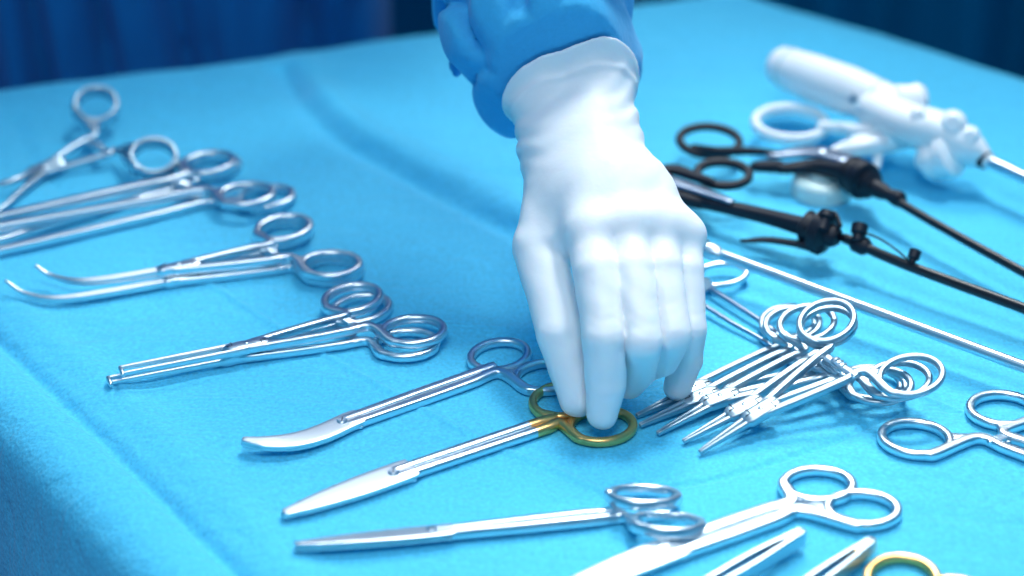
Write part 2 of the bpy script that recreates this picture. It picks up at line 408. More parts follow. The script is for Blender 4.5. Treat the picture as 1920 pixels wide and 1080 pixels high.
def hand():
    F = Field((-0.03, -0.10, -0.002), (0.125, 0.24, 0.20), 0.0009)
    j = {k: np.array(v) for k, v in J.items()}
    c = F.cone
    # metacarpals and palm
    S = c(j['wrist'], j['i0'], 0.0165, 0.0125)
    for k, r0, r1 in (('m0', 0.0175, 0.0125), ('r0', 0.0165, 0.0118), ('p0', 0.0155, 0.0112)):
        S = smin(S, c(j['wrist'] + (j[k]-j['wrist'])*0.08, j[k], r0, r1), 0.012)
    # thumb base
    S = smin(S, c(j['t0'] + np.array((0.006, 0, 0)), j['t1'], 0.0165, 0.0130), 0.014)
    S = smin(S, c(j['t0']*0.5 + j['wrist']*0.5, (j['t1'] + j['i0'])*0.5 + np.array((0, 0.004, -0.004)), 0.017, 0.0095), 0.012)
    # wrist and forearm, wider than deep
    W0 = j['wrist']; W1 = j['cuff']; side = np.array((1, 0, 0))
    for s in (-1, 1):
        S = smin(S, c(W0 + side*s*0.0115, W1 + side*s*0.0125, 0.0195, 0.0205), 0.012)
        S = smin(S, c(W1 + side*s*0.0125, j['fore'] + side*s*0.012, 0.0205, 0.0235), 0.008)
    S = smin(S, c(j['wrist'] + side*0.004, j['wrist'] + (j['r0'] - j['wrist'])*0.4, 0.021, 0.018), 0.012)
    # fingers
    for q_ in 'imrp':
        j[q_+'h'] = j[q_+'0']*0.60 + j[q_+'1']*0.40 + np.array((0, -0.0022, 0.0016)); j[q_+'0'] = j[q_+'0'] + np.array((0, 0.001, -0.0015))
    def finger(keys, rad, k=0.0008):
        if len(keys) == 4: keys = (keys[0], keys[0][0]+'h') + keys[1:]; rad = (rad[0], rad[0]*0.5 + rad[1]*0.5) + rad[1:]
        o = None
        for a, b, ra, rb in zip(keys, keys[1:], rad, rad[1:]):
            q = c(j[a], j[b], ra, rb); o = q if o is None else smin(o, q, k)
        return o
    fi = finger(('i0', 'i1', 'i2', 'i3'), (0.0122, 0.0118, 0.0098, 0.0076))
    fm = finger(('m0', 'm1', 'm2', 'm3'), (0.0112, 0.0106, 0.0096, 0.0076))
    fr = finger(('r0', 'r1', 'r2', 'r3'), (0.0106, 0.0100, 0.0092, 0.0074))
    fp = finger(('p0', 'p1', 'p2', 'p3'), (0.0100, 0.0092, 0.0084, 0.0070))
    ft = finger(('t1', 't2', 't3'), (0.0132, 0.0120, 0.0088))
    fing = np.minimum(np.minimum(fi, fm), np.minimum(fr, fp))
    # the glove stretches smoothly over the knuckles
    for k1, k2, r in (('i0', 'm0', 0.0108), ('m0', 'r0', 0.0106), ('r0', 'p0', 0.0098)):
        S = smin(S, c(j[k1], j[k2], r, r), 0.010)
        S = smin(S, c(j[k1]*0.6 + j['wrist']*0.4, j[k2]*0.6 + j['wrist']*0.4, 0.0165, 0.0160), 0.014)
    for p, q in (('i', 'm'), ('m', 'r'), ('r', 'p')):
        u0 = (j[p+'0'] + j[q+'0'])*0.5; u1 = (j[p+'0']*0.76 + j[p+'1']*0.24 + j[q+'0']*0.76 + j[q+'1']*0.24)*0.5
        S = smin(S, c(u0, u1, 0.0112, 0.0080), 0.004)
    S = smin(S, fing, 0.003)
    # the clefts between neighbouring fingers
    low = np.clip((0.072 - F.Z)/0.014, 0, 1)
    for a_, b_ in ((fi, fm), (fm, fr), (fr, fp)):
        S = S + 0.0030*low*np.exp(-((a_-b_)/0.0017)**2)*np.exp(-(np.minimum(a_, b_)/0.004)**2)
    S = smin(S, ft, 0.002)
    S = S + 0.0035*np.clip((0.062 - F.Z)/0.01, 0, 1)*np.exp(-((ft-fi)/0.0020)**2)*np.exp(-(np.minimum(ft, fi)/0.004)**2)
    # loose latex: folds round the wrist and cuff, slack on the back of the hand
    ax = (j['cuff']-j['wrist']); ax /= np.linalg.norm(ax)
    t = (F.X-W0[0])*ax[0] + (F.Y-W0[1])*ax[1] + (F.Z-W0[2])*ax[2]
    cuffend = float((j['cuff']-W0)@ax)*0.84
    Wc = W0 + ax*cuffend
    cn = ax*0.55 + np.array((-0.10, 0.45, 0.0)); cn = cn/np.linalg.norm(cn); 
    tc = cuffend + (F.X-Wc[0])*cn[0] + (F.Y-Wc[1])*cn[1] + (F.Z-Wc[2])*cn[2]
    win = np.exp(-((t-0.010)/0.022)**2)
    wr = np.sin(t*520 + 5*np.sin(F.X*55) + 2.5*np.sin(F.X*140 + t*60))
    S = S - 0.00075*win*wr*(0.5 + 0.5*np.sin(F.X*95 + 1)) - 0.0004*np.exp(-((t-0.05)/0.03)**2)*np.sin(t*260 + 4*np.sin(F.X*70+2))
    S = S - 0.0005*np.sin(F.X*70 + F.Y*35)*np.sin(F.Y*60 + F.Z*50 + 1) - 0.00022*np.sin(F.X*210 + 3*np.sin(F.Z*90))*np.sin(F.Y*170 + F.Z*140 + 2*np.sin(F.X*120))
    for k in ('i1', 'm1', 'r1', 'p1', 'i2', 't2'):
        dd = c(j[k], j[k] + np.array((0, 0, 1e-4)), 0, 0)
        S = S + 0.00014*np.sin(F.Z*1700 + F.X*150 + 2*np.sin(F.X*200))*np.exp(-(dd/0.0115)**2)
    # glove widens towards the beaded cuff
    S = S - 0.0045*np.clip((t-0.012)/0.05, 0, 1)**1.2
    bead = 0.0018*np.exp(-((tc-(cuffend-0.0015))/0.0016)**2) + 0.0009*np.exp(-((tc-(cuffend-0.009))/0.0012)**2)
    S = S - bead
    S = np.maximum(S, (tc-cuffend))
    return field_obj(F, S, 'glove', M['glove'], person, 3), ax, cuffend
glove, fax, cuffend = hand()
glove['label'] = 'white latex glove with beaded cuff'

def sleeve():
    F = Field((-0.13, 0.0, -0.005), (0.16, 0.62, 0.42), 0.0020)
    c = F.cone; W = np.array(J['wrist']); ce = W + fax*cuffend
    A = W + fax*(cuffend-0.05)
    tt = (F.X-ce[0])*fax[0] + (F.Y-ce[1])*fax[1] + (F.Z-ce[2])*fax[2]
    cn = fax*0.55 + np.array((-0.10, 0.45, 0.0)); cn = cn/np.linalg.norm(cn)
    ty = (F.X-ce[0])*cn[0] + (F.Y-ce[1])*cn[1] + (F.Z-ce[2])*cn[2]
    inner = c(A + np.array((-0.0115, 0, 0)), ce + fax*0.02 + np.array((-0.012, 0, 0)), 0.0170, 0.0220)
    inner = smin(inner, c(A + np.array((0.0115, 0, 0)), ce + fax*0.02 + np.array((0.012, 0, 0)), 0.0170, 0.0220), 0.01)
    b1 = np.array(P(1015, 30, 0.150)); b2 = np.array(P(1005, -150, 0.19)); b3 = b2 + np.array((-0.05, 0.12, 0.10))
    S = c(ce + np.array((0, 0.02, 0.000)), b1, 0.032, 0.044)
    S = smin(S, c(b1, b2, 0.044, 0.050), 0.02); S = smin(S, c(b2, b3, 0.055, 0.062), 0.02)
    # slack cloth sagging at the inner side of the forearm
    S = smin(S, c(np.array(P(926, 50, 0.128)), np.array(P(936, 186, 0.097)), 0.026, 0.0165), 0.028)
    S = smin(S, c(np.array(P(1130, 20, 0.15)), np.array(P(1150, 130, 0.110)), 0.014, 0.011), 0.012)
    # folds: rounded ridges with sharp valleys, bunched towards the cuff
    d = F.X*0.95 + F.Z*0.45 - F.Y*0.25; e = F.Y*0.85 + F.Z*0.5
    f1 = np.abs(np.sin(d*85 + 1.5*np.sin(e*34 + 1) + 0.4)); f2 = np.abs(np.sin(e*80 - F.X*60 + 1.4*np.sin(d*50)))
    f3 = np.abs(np.sin((F.X*0.6+F.Y*0.9)*75 + 1.3*np.sin(F.Z*60)))
    f4 = np.abs(np.sin(d*150 + e*40 + 2.0*np.sin(e*45 + 2)))
    q = (f4-0.6)*0.0016 + (f1**0.7-0.7)*0.0150 + (f2**0.7-0.7)*0.0100
    q = np.clip(q*1.2, -0.0090, 0.0045)
    S = S - q*np.clip((ty+0.002)/0.02, 0, 1)
    S = smin(np.maximum(S, -(ty-0.0015)), np.maximum(inner, -(tt+0.008)), 0.002)
    return field_obj(F, S*0.8, 'gown_sleeve', M['gown'], person, 2)
sleeve()

def gown():
    F = Field((-0.75, 0.50, -0.90), (0.16, 1.02, 0.62), 0.008)
    c = F.cone
    S = c((-0.36, 0.74, -0.8), (-0.34, 0.70, 0.38), 0.17, 0.135)
    S = smin(S, c((-0.22, 0.745, -0.8), (-0.24, 0.71, 0.40), 0.15, 0.12), 0.06)
    S = smin(S, c((-0.40, 0.72, 0.45), (-0.14, 0.70, 0.46), 0.085, 0.085), 0.08)
    S = smin(S, c((-0.14, 0.70, 0.44), (-0.06, 0.60, 0.26), 0.075, 0.062), 0.05)
    S = smin(S, c((-0.42, 0.70, 0.45), (-0.53, 0.66, 0.20), 0.078, 0.060), 0.05)
    S = smin(S, c((-0.53, 0.66, 0.20), (-0.47, 0.60, 0.02), 0.055, 0.045), 0.04)
    t = F.X*math.pi*2
    fo = (np.abs(np.sin(F.X*55 + 1.2*np.sin(F.X*17) + 0.5*np.sin(F.Z*9)))-0.6)*0.034 + (np.abs(np.sin(F.X*105 + 1.5*np.sin(F.Z*14+F.X*20)))-0.6)*0.012
    S = S - fo
    return field_obj(F, S*0.7, 'gown', M['shaded'], person, 2)
g = gown(); g['label'] = 'navy body of the blue gown, its shade put into the colour'

# ------------------------------------------------------------------ ringed instruments
def ellipse(Cc, ax, sd, a, b, n=40, t0=0):
    return [Cc + ax*(a*math.cos(t0 + 2*math.pi*k/n)) + sd*(b*math.sin(t0 + 2*math.pi*k/n)) for k in range(n)]
def handle_path(Nn, Cc, ax, sd, a, b, axis_p, axis_d, turn=1.0):
    """points of the shank end running tangentially into the outer side of the ring"""
    q = Nn - Cc; x, y = q.dot(ax)/a, q.dot(sd)/b; d = math.hypot(x, y); ph = math.atan2(y, x)
    al = math.acos(min(1, 1/max(d, 1.0001)))
    cand = []
    for s in (1, -1):
        t = ph + s*al; p = Cc + ax*(a*math.cos(t)) + sd*(b*math.sin(t))
        off = (p-axis_p) - axis_d*((p-axis_p).dot(axis_d)); o0 = (Cc-axis_p) - axis_d*((Cc-axis_p).dot(axis_d))
        cand.append((off.dot(o0.normalized()) if o0.length > 1e-5 else off.length, s, t))
    _, s, t = max(cand)
    near = Cc + ax*(a*math.cos(ph)) + sd*(b*math.sin(ph))
    return [Cc + ax*(a*math.cos(t+s*k)) + sd*(b*math.sin(t+s*k)) for k in (0.12, 0.45*turn, 0.95*turn)], near

def ringed(name, label, cat, T, Jn, Ns, Rs, kind='scissors', group=None, mats=None, a=0.0158, b=0.0128, wire=0.0043, wire_h=0.0045,
           shank=(0.0052, 0.0048), blade_w=0.0115, curve=None, curve2=None, jaw_gap=0.54, normal=None, lift=0.0, joint_len=0.022, jaw_w=0.0028, open_tip=None,
           ringdir=None, ratchet=True, web=0.009, gold_from=None):
    """T tip, Jn joint, Ns two neck points, Rs two ring centres: all 3-D points on the instrument's mid plane"""
    mats = mats or {}
    ms = mats.get('shank', M['steel']); mr = mats.get('ring', ms); mb = mats.get('blade', M['steel_blade'])
    root = thing(name, label, cat, Jn, group)
    if normal is None:
        normal = (Rs[0]-Jn).cross(Rs[1]-Jn)
        if normal.z < 0: normal = -normal
    normal = normal.normalized()
    mid = (Rs[0]+Rs[1])*0.5; axd = ((Ns[0]+Ns[1])*0.5 - Jn).normalized(); 
    sdv = normal.cross(axd).normalized()
    # blades or jaws
    jaw_ax = (Jn - T).normalized(); jsd = normal.cross(jaw_ax).normalized()
    path = [T] + (curve or [T.lerp(Jn, 0.25), T.lerp(Jn, 0.55), T.lerp(Jn, 0.8)]) + [Jn]
    path2 = ([open_tip] + (curve2 or []) + [Jn]) if open_tip else path
    m = len(path)
    if kind == 'scissors':
        for i, (pp, dz, sh) in enumerate(((path, 0.0012, 0.0), (path2, -0.0012, 0.0012))):
            bmx = bmesh.new(); k = len(pp)
            ww = []
            for q in range(k):
                f = q/(k-1); ww.append((blade_w*(0.30 + 0.70*min(1, f*1.7)**0.75), 0.0022))
            pts = [p + normal*dz + jsd*sh for p in pp]
            ext = (Ns[i]-Jn).normalized()*0.006
            sweep(bmx, pts + [Jn + normal*dz + ext], ww + [(blade_w*0.95, 0.0022)], normal, n=16, ex=5, seg=6)
            part('blade', bmx, mb, root, sharp=35)
        bmx = bmesh.new(); c0 = Jn - axd*0.004 + normal*0.0018
        lathe(bmx, c0, c0 + normal*0.0016, [(0, 0.0027), (0.6, 0.0027), (1, 0.0021)], 20); sc_ = part('screw', bmx, M['steel'], root, sharp=40)
        bmx = bmesh.new(); sl = (axd*0.6+sdv*0.8).normalized()
        sweep(bmx, [c0 + normal*0.00155 - sl*0.0018, c0 + normal*0.00155 + sl*0.0018], (0.0006, 0.0003), normal, n=8, ex=6, raw=True, roundcap=False)
        part('slot', bmx, M['dark_steel'], sc_)
    else:
        for i, s in ((0, 1), (1, -1)):
            pp = path if i == 0 else path2; k = len(pp)
            bmx = bmesh.new(); gap = jaw_w*jaw_gap
            tp = 0.34 if jaw_gap < 0.6 and not open_tip else 0.7
            ww = [(jaw_w*(tp + (1-tp)*min(1, q/(k-1)*1.25)), 0.0022 + 0.0024*q/(k-1)) for q in range(k)]
            pts = [p + jsd*s*jaw_gap*(ww[q][0] if tp < 0.5 else jaw_w) for q, p in enumerate(pp)]
            sweep(bmx, pts, ww, normal, n=14, ex=3, seg=6); part('jaw', bmx, mb, root)
        bmx = bmesh.new(); h0 = jaw_w*2 + 0.0022
        sweep(bmx, [Jn - axd*joint_len*0.5, Jn - axd*joint_len*0.36, Jn + axd*joint_len*0.30, Jn + axd*joint_len*0.5],
              [(h0*0.86, 0.0044), (h0, 0.0054), (h0, 0.0054), (h0*0.85, 0.0046)], normal, n=16, ex=5, seg=3)
        bj = part('box_joint', bmx, mats.get('blade', M['steel']), root, sharp=35)
        bmx = bmesh.new(); c0 = Jn + normal*0.0026
        lathe(bmx, c0, c0 + normal*0.0004, [(0, 0.0014), (1, 0.0011)], 14); part('pin', bmx, M['steel'], bj)
        for s, off in ((1, -0.33), (-1, 0.34)):
            bmx = bmesh.new(); p0 = Jn + axd*joint_len*off + normal*0.00275
            sweep(bmx, [p0 + sdv*s*h0*0.5, p0 + sdv*s*h0*0.04, p0 + sdv*s*h0*0.04 - axd*s*0.003], (0.0005, 0.0003), normal, n=6, ex=4, raw=True, roundcap=False)
            part('joint_line', bmx, M['dark_steel'], bj)
    # handles with finger rings
    for i in (0, 1):
        s = 1 if (Rs[i]-Jn).dot(sdv) > (Rs[1-i]-Jn).dot(sdv) else -1
        rd = ringdir[i] if ringdir else (Rs[i]-Jn)
        rax = (rd - normal*rd.dot(normal)).normalized(); rsd = normal.cross(rax)
        tail, near = handle_path(Ns[i], Rs[i], rax, rsd, a, b, (Ns[0]+Ns[1])*0.5, axd)
        w0, h0 = shank
        st = Jn + sdv*s*w0*0.485 - axd*0.003
        md = st.lerp(Ns[i], 0.5) + sdv*s*(0.0004)
        bmx = bmesh.new()
        pts = [st, st.lerp(md, 0.35), md, md.lerp(Ns[i], 0.6), Ns[i]] + tail
        wd = [(w0*0.92, h0), (w0, h0), (w0, h0), (w0, h0), (w0*1.05, h0), (wire*1.25, wire_h), (wire*1.02, wire_h), (wire*0.7, wire_h*0.8)]
        ks = 5
        if gold_from is None:
            sweep(bmx, pts, wd, normal, n=16, ex=4.0, seg=7)
            hmat = ms
        else:
            cut = st.lerp(Ns[i], gold_from)
            sweep(bmx, [st, st.lerp(cut, 0.5), cut], [(w0*0.92, h0), (w0, h0), (w0, h0)], normal, n=14, ex=2.8, seg=7, roundcap=False); hmat = ms
        hd = part('handle', bmx, hmat, root, sharp=50)
        if gold_from is not None:
            bmx = bmesh.new()
            sweep(bmx, [cut, cut.lerp(Ns[i], 0.5), Ns[i]] + tail, [(w0*1.01, h0*1.01)]*2 + wd[4:], normal, n=14, ex=2.8, seg=7)
        else: bmx = bmesh.new()
        # web between shank and ring, then the ring itself
        sweep(bmx, [Ns[i]*1.0, Ns[i].lerp(near, 0.55), near + (Rs[i]-near).normalized()*0.0002],
              [(w0*0.9, h0*0.8), (w0*1.15, wire_h*0.75), (web, wire_h*0.66)], normal, n=14, ex=3.5, seg=5, roundcap=False)
        sweep(bmx, ellipse(Rs[i], rax, rsd, a, b, 44), [(wire, wire_h)]*44, normal, n=16, ex=2.9, closed=True, raw=True)
        part('finger_ring', bmx, mr, hd, sharp=60)
    if kind != 'scissors' and ratchet:
        for i in (0, 1):
            base = Ns[i] - axd*0.006; oth = Ns[1-i] - axd*0.006
            bmx = bmesh.new(); dz = normal*(0.0011 if i else -0.0011)
            L_ = (oth-base); end = base + L_*0.62
            sweep(bmx, [base + dz, base.lerp(end, 0.5) + dz - axd*0.0005, end + dz], (0.0042, 0.0020), normal, n=10, ex=5, seg=4)
            if i:
                for k in range(3):
                    p0 = base.lerp(end, 0.55 + 0.16*k) + dz + normal*0.0010
                    sweep(bmx, [p0 - axd*0.0019, p0 + axd*0.0019], (0.0011, 0.0011), normal, n=6, ex=2, raw=True, roundcap=False)
            part('ratchet', bmx, M['steel'], root, sharp=40)
    return root

Z0 = 0.0031
def PH(x, y, z=Z0): 
    p = P(x, y, z); return P(x, y, z + Hs(p))
def L2(pts, z): return [PH(x, y, z) for x, y in pts]
def necks(n, j, d):
    ax = (n-j).normalized(); s = Vector((-ax.y, ax.x, 0)).normalized(); return [n + s*d, n - s*d]

# steel scissors just behind the hand, curved tips
j, n = PH(655, 792), PH(930, 694)
ringed('surgical_scissors', 'steel scissors with curved closed tips, its far ring tucked behind the gloved thumb', 'scissors',
       PH(457, 829, 0.0065), j, necks(n, j, 0.0029), [PH(936, 668), PH(1024, 707)], curve=[PH(500, 833, 0.0062), PH(555, 829, 0.0050), PH(606, 814, 0.0038)], blade_w=0.0126)
# gold ringed scissors under the fingers
j, n = PH(752, 888), PH(1045, 789)
ringed('gold_ring_scissors', 'large straight scissors with gold finger rings held under the gloved fingertips', 'scissors',
       PH(534, 966), j, necks(n, j, 0.0030), [PH(1055, 752), PH(1128, 799)], mats={'ring': M['gold']}, b=0.0136, blade_w=0.0152, gold_from=0.84, shank=(0.0056, 0.005))
# front scissors
j, n = PH(825, 1000), PH(1168, 964)
ringed('surgical_scissors', 'blurred straight steel scissors with white tip at the front, lying nearly level', 'scissors',
       PH(555, 1026), j, necks(n, j, 0.0026), [PH(1208, 932, 0.007), PH(1251, 983, 0.0055)], blade_w=0.0136, shank=(0.0048, 0.0052), normal=Vector((0.05, 0.30, 0.95)), wire_h=0.0055, b=0.0118)
j, n = PH(1258, 1032), PH(1492, 950)
ringed('surgical_scissors', 'broad steel scissors at front right with both rings showing, cut off by the bottom edge', 'scissors',
       PH(1020, 1125), j, necks(n, j, 0.0036), [PH(1534, 911), PH(1617, 956)], blade_w=0.0165, shank=(0.0074, 0.0054), a=0.0160, b=0.0124, wire=0.0048, wire_h=0.0052, ringdir=[Vector((1,0.05,0)), Vector((1,0.0,0))])
# clamp at right edge, open
ringed('artery_clamp', 'open steel clamp with two rings at the right edge of the photo', 'clamp',
       PH(2330, 985), PH(2110, 915), [PH(1880, 812), PH(1832, 822)], [PH(1880, 769), PH(1717, 823)], kind='clamp', shank=(0.0050, 0.0048), wire=0.0046, wire_h=0.0050, ringdir=[PH(1940, 765)-PH(1820, 772), PH(1780, 828)-PH(1655, 818)], ratchet=True, a=0.0163, b=0.0140)

# angled clamps on the left, nested pair
grp = 'ringed clamps laid out on the left of the drape'
def angled_tip(root, T, back, n):
    bmx = bmesh.new(); s = Vector((-back.y, back.x, 0)).normalized()
    sweep(bmx, [T + s*0.0016, T - s*0.0022, T - s*0.0040 - Vector((0, 0, 0.0005))], [(0.0022, 0.003), (0.0022, 0.003), (0.0018, 0.0026)], n, n=10, ex=4, seg=3)
    part('jaw_hook', bmx, M['steel'], root)
T = PH(204, 713); j = PH(452, 668)
r = ringed('artery_clamp', 'long steel clamp with hooked square tip, the lower of the nested pair at left', 'clamp', T, j, [PH(662, 601), PH(690, 640)], [PH(677, 580, 0.0035), PH(761, 646, 0.0035)], kind='clamp', group=grp, shank=(0.0038, 0.0044), jaw_w=0.0026, jaw_gap=0.9)
angled_tip(r, T, j-T, Vector((0, 0, 1)))
T = PH(227, 695, 0.0085); j = PH(462, 651, 0.0088)
r = ringed('artery_clamp', 'long steel clamp with dark slotted jaws, the upper of the nested pair at left', 'clamp', T, j, [PH(650, 591, 0.009), PH(695, 613, 0.009)], [PH(660, 561, 0.0088), PH(775, 621, 0.0088)], kind='clamp', group=grp, shank=(0.0038, 0.0044), jaw_w=0.0026, jaw_gap=1.15)
angled_tip(r, T, j-T, Vector((0, 0, 1)))
# curved clamps
T = PH(10, 527, 0.008)
ringed('artery_clamp', 'long curved steel clamp reaching furthest left, tip bent upward', 'clamp', T, PH(345, 523), [PH(505, 472), PH(550, 503)], [PH(531, 438, 0.0035), PH(622, 508, 0.0035)], kind='clamp', group=grp,
       curve=L2([(45, 550), (100, 561), (190, 551)], 0.0040), shank=(0.0040, 0.0046), jaw_w=0.0024)
T = PH(67, 499, 0.013)
ringed('artery_clamp', 'curved steel clamp lying on the longer curved one, bright bent tip', 'clamp', T, PH(335, 503, 0.0088), [PH(508, 458, 0.009), PH(548, 484, 0.009)], [PH(532, 429, 0.0088), PH(620, 497, 0.0088)], kind='clamp', group=grp,
       curve=L2([(95, 517), (145, 528), (220, 522)], 0.0090), shank=(0.0040, 0.0046), jaw_w=0.0024)
# long clamps running out of the left edge
ringed('artery_clamp', 'long straight steel clamp leaving the left edge, lower of two blurred ones', 'clamp', PH(-420, 560), PH(-150, 500), [PH(352, 346), PH(402, 378)], [PH(400, 313, 0.0035), PH(499, 371, 0.0035)], kind='clamp', group=grp, shank=(0.0054, 0.0050))
ringed('artery_clamp', 'long straight steel clamp leaving the left edge, upper of two blurred ones', 'clamp', PH(-420, 500, 0.009), PH(-170, 450, 0.009), [PH(340, 331, 0.009), PH(385, 357, 0.009)], [PH(390, 307, 0.009), PH(460, 366, 0.009)], kind='clamp', group=grp, shank=(0.0054, 0.0050))
# far left forceps, rings leaning up
nt_ = Vector((0.12, -0.42, 0.9))
ringed('ring_forceps', 'dark blurred forceps at far left with rings leaning up off the drape', 'forceps', PH(-60, 352, 0.006), PH(85, 318, 0.006), [PH(178, 251, 0.012), PH(222, 283, 0.010)],
       [PH(180, 201, 0.018), PH(288, 298, 0.013)], kind='clamp', group=grp, normal=nt_, mats={'shank': M['dull_steel'], 'blade': M['dull_steel']}, shank=(0.0036, 0.0042), wire=0.0036, wire_h=0.0100, a=0.0132, b=0.0126,
       curve=[PH(0, 350, 0.007), PH(36, 340, 0.008)], open_tip=PH(-60, 420, 0.004), curve2=[PH(0, 386, 0.005), PH(40, 352, 0.005)], jaw_w=0.0038)

# fanned stack of five small clamps
fan = [
    ((1195, 779), (1300, 731), (1462, 646), (1540, 690), (1478, 604), (1632, 718), 0.0035, 'first, furthest back'),
    ((1201, 797), (1314, 746), (1482, 652), (1556, 697), (1486, 608), (1640, 722), 0.0085, 'second from the back'),
    ((1234, 812), (1350, 748), (1510, 655), (1578, 700), (1513, 606), (1650, 723), 0.0135, 'middle one'),
    ((1282, 827), (1396, 765), (1545, 652), (1600, 700), (1551, 612), (1684, 713), 0.0190, 'second from the front'),
    ((1313, 847), (1427, 772), (1558, 648), (1622, 697), (1550, 602), (1708, 704), 0.0260, 'frontmost, lying on top'),
]
for k, (t, jj, n1, n2, r1, r2, z, lab) in enumerate(fan):
    zt = 0.0025; zj = zt + (z-zt)*0.34 + 0.0008
    ringed('mosquito_clamp', 'small steel clamp in the fanned stack right of the hand, ' + lab, 'clamp',
           PH(*t, zt), PH(*jj, zj), [PH(*n1, z*0.92), PH(*n2, z*0.92)], [PH(*r1, z + 0.003), PH(*r2, z)], kind='clamp', group='small clamps fanned out beside the hand',
           shank=(0.0039, 0.0040), wire=0.0034, wire_h=0.0034, a=0.0152, b=0.0132, jaw_w=0.0034, joint_len=0.018, web=0.006, mats={'shank': M['small_steel'], 'blade': M['small_steel']},
           curve=[PH(*t, zt).lerp(PH(*jj, zj), 0.4), PH(*t, zt).lerp(PH(*jj, zj), 0.75)])

# ------------------------------------------------------------------ front tweezers and gold ring scissors at the bottom edge
def tweezers(name, label, a, b, wa, wb, lift, tipmat=None):
    root = thing(name, label, 'tweezers', a)
    up = Vector((0, 0, 1)); ax = (b-a).normalized(); s = Vector((-ax.y, ax.x, 0)).normalized()
    for q, sg in ((0, 1), (1, -1)):
        bmx = bmesh.new()
        pts = [a + s*sg*0.0012, a.lerp(b, 0.3) + s*sg*0.0030, a.lerp(b, 0.65) + s*sg*0.0024, b + s*sg*0.0010]
        pts = [p + up*lift for p in pts]
        sweep(bmx, pts, [(0.0024, wa), (0.0022, wa*0.95), (0.0024, wb*1.2), (0.002, wb)], up, n=14, ex=5, seg=7)
        part('arm', bmx, M['dull_steel'], root, sharp=35)
    bmx = bmesh.new(); sweep(bmx, [a + up*lift - ax*0.001, a + up*lift + ax*0.010], (0.0045, wa*0.96), up, n=14, ex=5, raw=True)
    part('butt', bmx, tipmat or M['steel'], root, sharp=35)
    return root
tweezers('tweezers', 'flat steel tweezers with broad arms at the bottom, just below the front right scissors', PH(1500, 1022), PH(1170, 1205), 0.0085, 0.005, 0.0045)
tweezers('tweezers', 'steel tweezers with a gold rounded end beside the bottom gold ring', PH(1630, 1040), PH(1340, 1240), 0.0085, 0.005, 0.0045, M['gold'])
j, n = PH(1560, 1320), PH(1650, 1150)
ringed('gold_ring_scissors', 'scissors with gold rings, only one ring top showing at the bottom edge', 'scissors', PH(1480, 1500), j, necks(n, j, 0.003), [PH(1692, 1088), PH(1790, 1130)],
       mats={'ring': M['gold']}, a=0.0165, b=0.0150, gold_from=0.8)

# ------------------------------------------------------------------ laparoscopic instruments
def tube(bm, pts, r, n=16, up=Vector((0, 0, 1)), seg=8, **k):
    wh = [(2*x, 2*x) for x in r] if isinstance(r, (list, tuple)) else [(2*r, 2*r)]*len(pts)
    return sweep(bm, pts, wh, up, n=n, ex=2, seg=seg, **k)
def tpart(name, root, m, pts, r, parent=None, **k):
    bmx = bmesh.new(); tube(bmx, pts, r, **k); return part(name, bmx, m, parent or root, sharp=50)
def lpart(name, root, m, a, b, prof, parent=None):
    bmx = bmesh.new(); lathe(bmx, a, b, prof); return part(name, bmx, m, parent or root, sharp=40)
def fpart(name, root, m, pts, wh, up=Vector((0, 0, 1)), ex=3, parent=None, **k):
    bmx = bmesh.new(); sweep(bmx, pts, wh, up, n=16, ex=ex, **k); return part(name, bmx, m, parent or root, sharp=50)

# steel rod instrument running behind the fanned clamps
r = thing('laparoscopic_grasper', 'long plain steel rod instrument crossing behind the fanned clamps, handle behind the hand', 'surgical grasper', PH(1320, 470))
tpart('shaft', r, M['steel'], [P(1330, 470, 0.020), P(1650, 588, 0.018), P(2100, 755, 0.014), P(2400, 866, 0.011)], 0.0031)
lpart('collar', r, M['steel_blade'], P(1296, 458, 0.0205), P(1352, 478, 0.0205), [(0, 0.0045), (0.1, 0.0058), (0.45, 0.0058), (0.5, 0.0042), (0.75, 0.0046), (0.95, 0.0034), (1, 0.0028)])
fpart('handle_body', r, M['steel_blade'], [P(1215, 455, 0.022), P(1270, 452, 0.022), P(1318, 462, 0.0205)], [(0.012, 0.008), (0.013, 0.009), (0.009, 0.008)])
fpart('handle_lever', r, M['steel'], [P(1290, 462, 0.018), P(1262, 500, 0.012), P(1232, 520, 0.006)], [(0.005, 0.004)]*3)
# loop handled steel tool with a thin leg, its shadow line built as a second one
r = thing('loop_handled_probe', 'steel tool with a flat loop, a thin leg and a strip for its shadow, passing under the fanned clamps', 'surgical probe', PH(1330, 540))
nrm = Vector((0, -0.15, 1)).normalized()
cc = PH(1352, 515, 0.006); axr = (PH(1410, 505)-PH(1300, 525)).normalized(); sdr = nrm.cross(axr)
bmx = bmesh.new(); sweep(bmx, ellipse(cc, axr, sdr, 0.0145, 0.0092, 36), [(0.0036, 0.0034)]*36, nrm, closed=True, raw=True); part('finger_loop', bmx, M['steel'], r)
lpart('hub', r, M['steel_blade'], PH(1322, 534, 0.001), PH(1322, 534, 0.0075), [(0, 0.004), (0.7, 0.0042), (1, 0.003)])
fpart('leg_and_shadow', r, M['grey'], [PH(1322, 536, 0.005), PH(1380, 572, 0.005), PH(1448, 618, 0.004), PH(1530, 690, 0.0016)], [(0.0028, 0.0026)]*4)
fpart('leg_and_shadow', r, M['grey'], [PH(1300, 560, 0.005), PH(1370, 604, 0.004), PH(1430, 638, 0.003), PH(1500, 690, 0.0014)], [(0.0024, 0.0024)]*4)  # dark strip standing in for the shadow of the leg above

